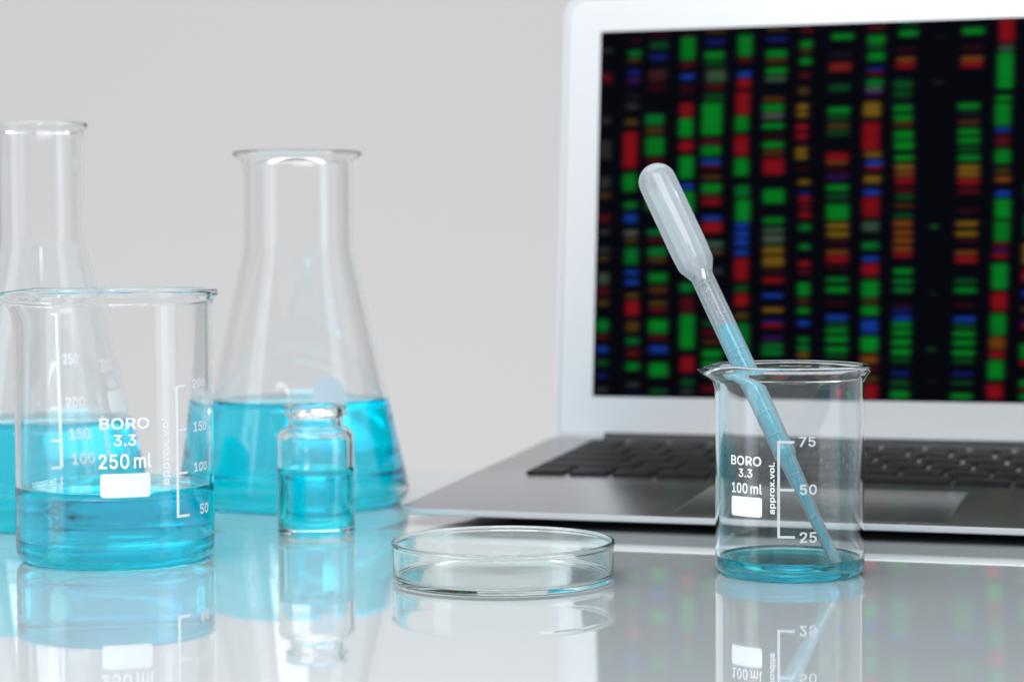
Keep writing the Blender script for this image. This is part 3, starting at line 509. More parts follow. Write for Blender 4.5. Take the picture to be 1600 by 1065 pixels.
# large beaker, 250 ml
BX2, BY2 = -141.78, 789.77
root = thing('beaker', 'large 250 ml glass beaker a quarter full of bright cyan liquid at the left', 'beaker', (BX2, BY2, 0), 0, 'spouted glass beakers')
beaker_parts(root, 35.0, 95.6, 1.6, 2.4, 5.0, PI * 1.0 + 0.12, 26.6, 2.0)
PH2 = facing(BX2, BY2)
U = lambda px: px_u(px, 178, 157, 35.0)
Z = lambda y: (893 - y) / 4.56
R35 = lambda z: 35.0
wrap('printed_lettering', [
    text_mesh('BORO', U(155), U(230), Z(671), Z(653)),
    text_mesh('3.3', U(176), U(210), Z(697), Z(679)),
    text_mesh('250 ml', U(153), U(233), Z(732.5), Z(709)),
    text_mesh('approx.vol.', U(248), U(263), Z(762), Z(650), rot=True)], PRINT, root, PH2, R35)
wrap('writing_patch', [rect_mesh(U(155), U(231), Z(777.5), Z(740), 1.2)], PRINT, root, PH2, R35)
wrap('graduation_scale', [
    rect_mesh(U(271), U(275), Z(815), Z(606)),
    rect_mesh(U(275.1), U(287.5), Z(609.5), Z(606)),
    rect_mesh(U(275.1), U(288), Z(678), Z(674.5)),
    rect_mesh(U(275.1), U(289), Z(747), Z(743)),
    rect_mesh(U(275.1), U(291), Z(815), Z(811)),
    text_mesh('200', U(297.5), U(318), Z(612), Z(598)),
    text_mesh('150', U(299), U(319.5), Z(682), Z(666)),
    text_mesh('100', U(299), U(320), Z(746), Z(731)),
    text_mesh('50', U(308), U(321.5), Z(815), Z(798.5))], PRINT, root, PH2, R35)

# ------------------------------------------------------------------ conical flasks


def flask(root, R, H, rn, zn, rl, level, w=1.7, floor=2.2):
    prof = fillet([(0, 0.5), (R - 17, 0.4, 3), (R - 15, 0.05, 1), (R + 1.2, 0.05, 14), (rn, zn, 18), (rn, H - 3.6, 3), (rl, H - 1.6, 1.0), (rl, H + 0.2, 1.0),
                   (rl - 2.6, H, 0.9), (rn - w, H - 4.0, 3), (rn - w, zn - 0.4, 18), (R + 1.2 - w * 1.15, floor, 12.6), (0, floor)], 10)
    lathe('glass_body', densify(prof, 4), GLASS, root, 160)
    a = (R + 1.2 - w * 1.15, floor)
    b = (rn - w, zn - 0.4)
    t = (level - a[1]) / (b[1] - a[1])
    rr = a[0] + (b[0] - a[0]) * t + 0.06
    sl = (b[0] - a[0]) / (b[1] - a[1])
    lq = fillet([(0, floor - 0.12), (a[0] + 0.06, floor - 0.12, 12.6), (rr, level), (0, level)], 8)
    lathe('liquid', densify(lq, 4), LIQUID, root, 144)


def flask_rad(R, rn, zn):
    def f(z):
        if z >= zn:
            return rn
        return R + 1.2 + (rn - R - 1.2) * z / zn
    return f


FX, FY = -91.6, 955.0
root = thing('erlenmeyer_flask', 'wide necked conical flask holding cyan liquid, standing behind the little vial', 'flask', (FX, FY, 0), 0, 'conical flasks of cyan liquid')
flask(root, 47.2, 150.6, 23.5, 110.5, 27.6, 45.0)
rad = flask_rad(47.2, 23.5, 110.5)
me = rect_mesh(-7.3, 7.3, -7.3, 7.3, 7.29)
for vt in me.vertices:
    vt.co.x += 12.6
    vt.co.y += 49.0
wrap('round_mark', [me], DISC, root, facing(FX, FY), rad)

GX, GY = -190.4, 899.0
root = thing('erlenmeyer_flask', 'narrow necked conical flask with printed scale, behind the large beaker', 'flask', (GX, GY, 0), 0, 'conical flasks of cyan liquid')
flask(root, 46.0, 160.5, 17.4, 113.5, 19.4, 41.5)
rad = flask_rad(46.0, 17.4, 113.5)
gph = facing(GX, GY)
Z = lambda y: (833 - y) / 3.95
cpx = 69
wrap('graduation_scale', [
    rect_mesh(3.6, 4.5, Z(733), Z(497)),
    rect_mesh(0.2, 3.6, Z(500), Z(497)), rect_mesh(0.2, 3.6, Z(579), Z(576)), rect_mesh(0.2, 3.6, Z(645), Z(642)),
    rect_mesh(0.2, 3.6, Z(694), Z(691)), rect_mesh(0.2, 3.6, Z(735), Z(732)),
    text_mesh('300', 6.2, 13.4, Z(498), Z(484)), text_mesh('250', 6.6, 14.4, Z(577), Z(561)), text_mesh('200', 6.8, 15.0, Z(643), Z(627)),
    text_mesh('150', 7.4, 15.6, Z(692), Z(675)), text_mesh('100', 7.8, 16.0, Z(730), Z(713))], PRINT, root, gph, rad)
wrap('printed_lettering', [
    text_mesh('300', 28.0, 38.0, Z(592), Z(572)), text_mesh('ml', 31.0, 36.5, Z(617), Z(600)),
    text_mesh('approx.vol.', 22.4, 25.2, Z(720), Z(618), rot=True)], PRINT, root, gph, rad)
wrap('writing_patch', [rect_mesh(29.0, 42.0, Z(655), Z(622), 1.0)], PRINT, root, gph, rad)

# ------------------------------------------------------------------ vial
VX, VY = -75.9, 853.5
root = thing('glass_vial', 'little glass vial two thirds full of cyan liquid with an open rolled neck', 'vial', (VX, VY, 0))
prof = fillet([(0, 0.6), (11.0, 0.5, 2), (12.4, 0.05, 0.5), (14.8, 0.05, 1.6), (14.8, 39.2, 3.4), (10.4, 41.6, 1.4), (10.4, 45.0, 0.8), (12.1, 45.8, 0.8), (12.1, 49.6, 1.2),
               (8.9, 49.6, 1.2), (8.7, 41.2, 1.4), (13.3, 38.2, 3.0), (13.3, 2.9, 2.4), (0, 2.4)], 9)
lathe('glass_body', densify(prof, 2.5), GLASS, root, 128)
lq = fillet([(0, 2.28), (13.36, 2.84, 2.4), (13.36, 25.6), (0, 25.6)], 8)
lathe('liquid', densify(lq, 2.5), LIQUID, root, 128)

# ------------------------------------------------------------------ petri dish
root = thing('petri_dish', 'empty shallow round glass dish lying on the glossy table between vial and small beaker', 'dish', (-3.3, 732.7, 0))
prof = fillet([(0, 0.25), (33.6, 0.25, 1), (35.0, 0.05, 0.4), (36.7, 0.05, 1.7), (36.7, 11.4, 0.4), (37.1, 12.0, 0.5), (37.1, 13.3, 0.7), (35.3, 13.3, 0.7), (35.1, 1.45, 1.6), (0, 1.3)], 9)
lathe('glass_body', densify(prof, 2.5), GREEN_GLASS, root, 192)

# ------------------------------------------------------------------ dropper
tip = Vector((BX + 15.2, BY - 12.4, 2.0))
rimp = Vector((BX - 13.9, BY + 14.3, 69.0))
ax = (rimp - tip).normalized()
root = thing('pipette', 'milky plastic dropper half filled with blue liquid, leaning in the small beaker', 'pipette', (0, 0, 0))
root.location = tip * MM
root.rotation_mode = 'QUATERNION'
root.rotation_quaternion = ax.to_track_quat('Z', 'Y')
outer = fillet([(0.9, 0.0), (1.6, 0.3, 0.4), (1.85, 9), (2.3, 27.5), (2.35, 28.0, 0.5), (2.6, 29.2, 0.5), (2.95, 41.0, 1), (3.05, 42.2, 0.6), (3.75, 43.2, 0.6), (3.85, 45.2, 0.6), (3.6, 46.6, 0.6),
                (3.95, 75), (3.95, 113.0, 1.5), (6.4, 118.0, 5), (6.7, 124.0, 4), (6.7, 151.4)], 8) + [(6.7 * math.cos(q * PI / 24), 151.4 + 6.7 * math.sin(q * PI / 24)) for q in range(1, 12)] + [(0, 158.1)]
stem = lathe('bulb_and_stem', densify(outer, 3), MILKY, root, 64)
stem.data.materials.append(MILKY_BULB)
for pl in stem.data.polygons:
    if pl.center.z > 0.1145:
        pl.material_index = 1
lq = [(0, 0.4), (0.9, 0.4), (1.1, 9), (1.55, 28), (2.1, 42), (2.8, 47), (3.15, 93.4), (2.8, 92.9), (0, 92.7)]
lathe('liquid', densify(fillet(lq), 3), STEM_LIQUID, root, 48)


def ring(root, z, r, a0, a1, wd=0.42, ht=0.34, mat=None):
    verts, faces = [], []
    n = 20
    for i in range(n + 1):
        a = a0 + (a1 - a0) * i / n
        k = math.sin(PI * i / n) ** 0.4 if 0 < i < n else 0.02
        for dr, dz in ((-0.06, -wd / 2), (ht * k, -wd / 4), (ht * k, wd / 4), (-0.06, wd / 2)):
            verts.append(((r + dr) * math.cos(a), (r + dr) * math.sin(a), z + dz))
    for i in range(n):
        for j in range(3):
            b = i * 4 + j
            faces.append((b, b + 4, b + 5, b + 1))
    return mesh_obj('graduation_mark', verts, faces, mat or MILKY_BULB, root)


inv = root.rotation_quaternion.inverted()
camdir = inv @ (Vector((0, 0, 112)) - tip)
pa = math.atan2(camdir.y, camdir.x)
def stem_r(z):
    return float(np.interp(z, [0, 9, 28, 41, 46.6, 90, 113], [1.65, 1.85, 2.3, 2.95, 3.6, 3.97, 3.97]))
for z, half in ((109.5, 1.0), (106.2, 0.55), (97.0, 1.1), (83.5, 1.2), (81.0, 0.7), (78.6, 0.9), (73.2, 1.1), (59.5, 1.25), (51.0, 0.9), (36.0, 1.1), (20.5, 1.0)):
    ring(root, z, stem_r(z), pa - half - 0.25, pa + half - 0.25)

# ------------------------------------------------------------------ laptop
LX, LY, YAW, INC, ZF, LEAN = -46.551, 875.846, 0.30992, 0.044937, 6.84, 0.102896
LW, LD = 325.0, 219.0
root = thing('laptop', 'open silver laptop with black keys, its dark screen showing columns of coloured gel bands', 'laptop', (LX, LY, 0), -YAW)
CI, SI = math.cos(INC), math.sin(INC)


def deck(a, b, c):
    return (a, b * CI - c * SI, ZF + b * SI + c * CI)


def round_rect(x0, x1, y0, y1, r, n=8, r2=None):
    """corner radius r at y0 side, r2 at y1 side"""
    r2 = r if r2 is None else r2
    pts = []
    for cx, cy_, rr, a0 in ((x1 - r2, y1 - r2, r2, 0), (x0 + r2, y1 - r2, r2, 90), (x0 + r, y0 + r, r, 180), (x1 - r, y0 + r, r, 270)):
        for k in range(n + 1):
            a = math.radians(a0 + 90 * k / n)
            pts.append((cx + rr * math.cos(a), cy_ + rr * math.sin(a)))
    return pts


def loft(name, layers, mat, parent, sharp=35):
    """layers: lists of equally many 3-D points, capped at both ends"""
    verts, faces = [], []
    n = len(layers[0])
    for L in layers:
        verts += L
    for i in range(len(layers) - 1):
        for k in range(n):
            k2 = (k + 1) % n
            faces.append((i * n + k, i * n + k2, (i + 1) * n + k2, (i + 1) * n + k))
    faces.append(tuple(range(n - 1, -1, -1)))
    faces.append(tuple((len(layers) - 1) * n + k for k in range(n)))
    o = mesh_obj(name, verts, faces, mat, parent, True, sharp)
    bm = bmesh.new()
    bm.from_mesh(o.data)
    bmesh.ops.recalc_face_normals(bm, faces=bm.faces[:])
    bm.to_mesh(o.data)
    bm.free()
    return o


def outl(inset, c, r):
    return [deck(x, y, c) for x, y in round_rect(inset, LW - inset, inset, LD - inset * 0.4, r)]


def outl_z(inset, z, r):
    return [(x, y, z) for x, y in round_rect(inset, LW - inset, inset, LD - inset * 0.4, r)]


base = loft('base', [outl(0.5, 0.0, 9.0), outl(0.12, -0.12, 9.4), outl(0, -0.5, 9.5), outl(0, -2.0, 9.5), outl(0.5, -2.5, 9.2)], ALU_EDGE, root)
base.data.materials.append(ALU)
base.data.polygons[-2].material_index = 1
for pl in base.data.polygons:
    if len(pl.vertices) > 10 and pl.normal.z > 0.5:
        pl.material_index = 1
UNDER = principled('dark_underside', (0.10, 0.10, 0.105), 0.45, 0.6)
loft('underside', [[deck(x, y, -2.5) for x, y in round_rect(2, LW - 2, 2, LD - 1, 8.5)],
                   outl_z(13, 3.9, 7), outl_z(26, 2.1, 6), outl_z(34, 1.8, 6)], UNDER, root)
for a, b in ((42, 42), (LW - 42, 42), (42, LD - 30), (LW - 42, LD - 30)):
    lathe_v = fillet([(0, 0), (7.5, 0, 0.8), (8, 2.2), (0, 2.2)], 4)
    fo = lathe('rubber_foot', lathe_v, RUBBER, root, 32)
    fo.location = (a * MM, b * MM, 0)

# keyboard: keys, well, trackpad
KX0, KX1, KY0, KY1 = 24.0, 301.0, 96.5, 203.0
pitch = (KX1 - KX0 + 3.0) / 14.5
gapk = 2.7
key_meshes = {}


def key(a0, b0, w, h, name='key'):
    k = (round(w, 2), round(h, 2))
    if k not in key_meshes:
        L = []
        for ins, z, r in ((0, -0.4, 0.7), (0, 0.85, 0.7), (0.12, 1.1, 0.7), (0.4, 1.22, 0.6)):
            L.append([(x * CI * 0 + x, y * CI - z * SI, y * SI + z * CI) for x, y in round_rect(ins, w - ins, ins, h - ins, r, 4)])
        o = loft(name, L, KEY, root, 40)
        key_meshes[k] = o.data
    else:
        o = bpy.data.objects.new(name, key_meshes[k])
        COL.objects.link(o)
        o.parent = root
    p = deck(a0, b0, 0)
    o.location = Vector(p) * MM
    return o


rows = []
rh = (KY1 - KY0 - 9.0 - 5 * gapk) / 5
y = KY0
full = KX1 - KX0
rows_w = [
    [1, 1, 1, 1.25, 5.25, 1.25, 1, 'arrows'],
    [2.35] + [1] * 10 + [2.35],
    [1.85] + [1] * 11 + [1.85],
    [1.5] + [1] * 12 + [1.0 + 0.2],
    [1] * 13 + [1.5],
]
for ri, row in enumerate(rows_w):
    if 'arrows' in row:
        ws = [w for w in row if w != 'arrows']
        x = KX0
        un = pitch
        for w in ws:
            key(x, y, w * un - gapk, rh)
            x += w * un
        rest = (KX1 - x - 2 * gapk) / 3
        for q in range(3):
            key(x + q * (rest + gapk), y, rest, rh / 2 - 0.4)
        key(x + rest + gapk, y + rh / 2 + 0.4, rest, rh / 2 - 0.4)
    else:
        tot = sum(row)
        un = (full + gapk) / tot
        x = KX0
        for w in row:
            key(x, y, w * un - gapk, rh)
            x += w * un
    y += rh + gapk
un = (full + gapk) / 14
for q in range(14):
    key(KX0 + q * un, y, un - gapk, 9.0)

frame = loft('trackpad', [[deck(x, yy, c) for x, yy in round_rect(110 + i, 215 - i, 5 + i, 81 - i, 3.0)] for i, c in ((0, 0.02), (0.05, 0.04), (0.3, 0.045))], ALU, root)
loft('trackpad_surface', [[deck(x, yy, c) for x, yy in round_rect(110.25 + i, 214.75 - i, 5.25 + i, 80.75 - i, 2.7)] for i, c in ((0, 0.02), (0, 0.08), (0.05, 0.09))], ALU, frame)

# lid
SL, CL = math.sin(LEAN), math.cos(LEAN)
LO = deck(0, LD, 0)
LO = (LO[0], LO[1] - 1.790 * SL, LO[2] - 1.790 * CL)


def lid(a, b, c=0.0):
    """a along the hinge, b up the lid, c towards the viewer"""
    return (LO[0] + a, LO[1] + b * SL - c * CL, LO[2] + b * CL + c * SL)


LH = 219.5
layers = []
for ins, c in ((0.9, 0.0), (0.25, -0.25), (0.0, -0.8), (0.0, -3.4), (1.0, -4.6), (6, -5.2), (30, -5.6)):
    layers.append([lid(x, yy, c) for x, yy in round_rect(ins, LW - ins, 1.5 + ins * 0.6, LH - ins, 2.0, 8, 11.0)])
lido = loft('lid', layers, BEZEL, root)
# thin gasket line round the bezel
GW = 0.5
vo = round_rect(2.2, LW - 2.2, 3.0, LH - 2.2, 2.0, 8, 9.0)
vi = round_rect(2.2 + GW, LW - 2.2 - GW, 3.0 + GW, LH - 2.2 - GW, 1.6, 8, 8.5)
n = len(vo)
vv = [lid(x, yy, 0.05) for x, yy in vo] + [lid(x, yy, 0.05) for x, yy in vi] + [lid(x, yy, -0.3) for x, yy in vo] + [lid(x, yy, -0.3) for x, yy in vi]
ff = []
for k in range(n):
    k2 = (k + 1) % n
    ff += [(k, k2, n + k2, n + k), (2 * n + k, 2 * n + k2, k2, k), (n + k, n + k2, 3 * n + k2, 3 * n + k)]
mesh_obj('gasket', vv, ff, GASKET, lido)

# hinge bar
hp = []
for k in range(20):
    t = 2 * PI * k / 20
    hp.append((math.cos(t) * 4.2, math.sin(t) * 4.2))
c0 = deck(0, LD + 0.2, -1.9)
vv, ff = [], []
for x in (26, LW - 26):
    vv += [(x, c0[1] + q[0], c0[2] + q[1]) for q in hp]
for k in range(20):
    ff.append((k, (k + 1) % 20, 20 + (k + 1) % 20, 20 + k))
ff += [tuple(range(19, -1, -1)), tuple(range(20, 40))]
mesh_obj('hinge', vv, ff, RUBBER, root, True, 40)

# display: black glass with the picture it shows
BB = 21.57
DW, DH = 286.5, 179.0
BLACK = principled('display_glass', (0.004, 0.004, 0.006), 0.30, ior=1.4)
disp = loft('display', [[lid(19.2 + x, BB + yy, c) for x, yy in ((DW, DH), (0, DH), (0, 0), (DW, 0))] for c in (-0.3, 0.06)], BLACK, lido)

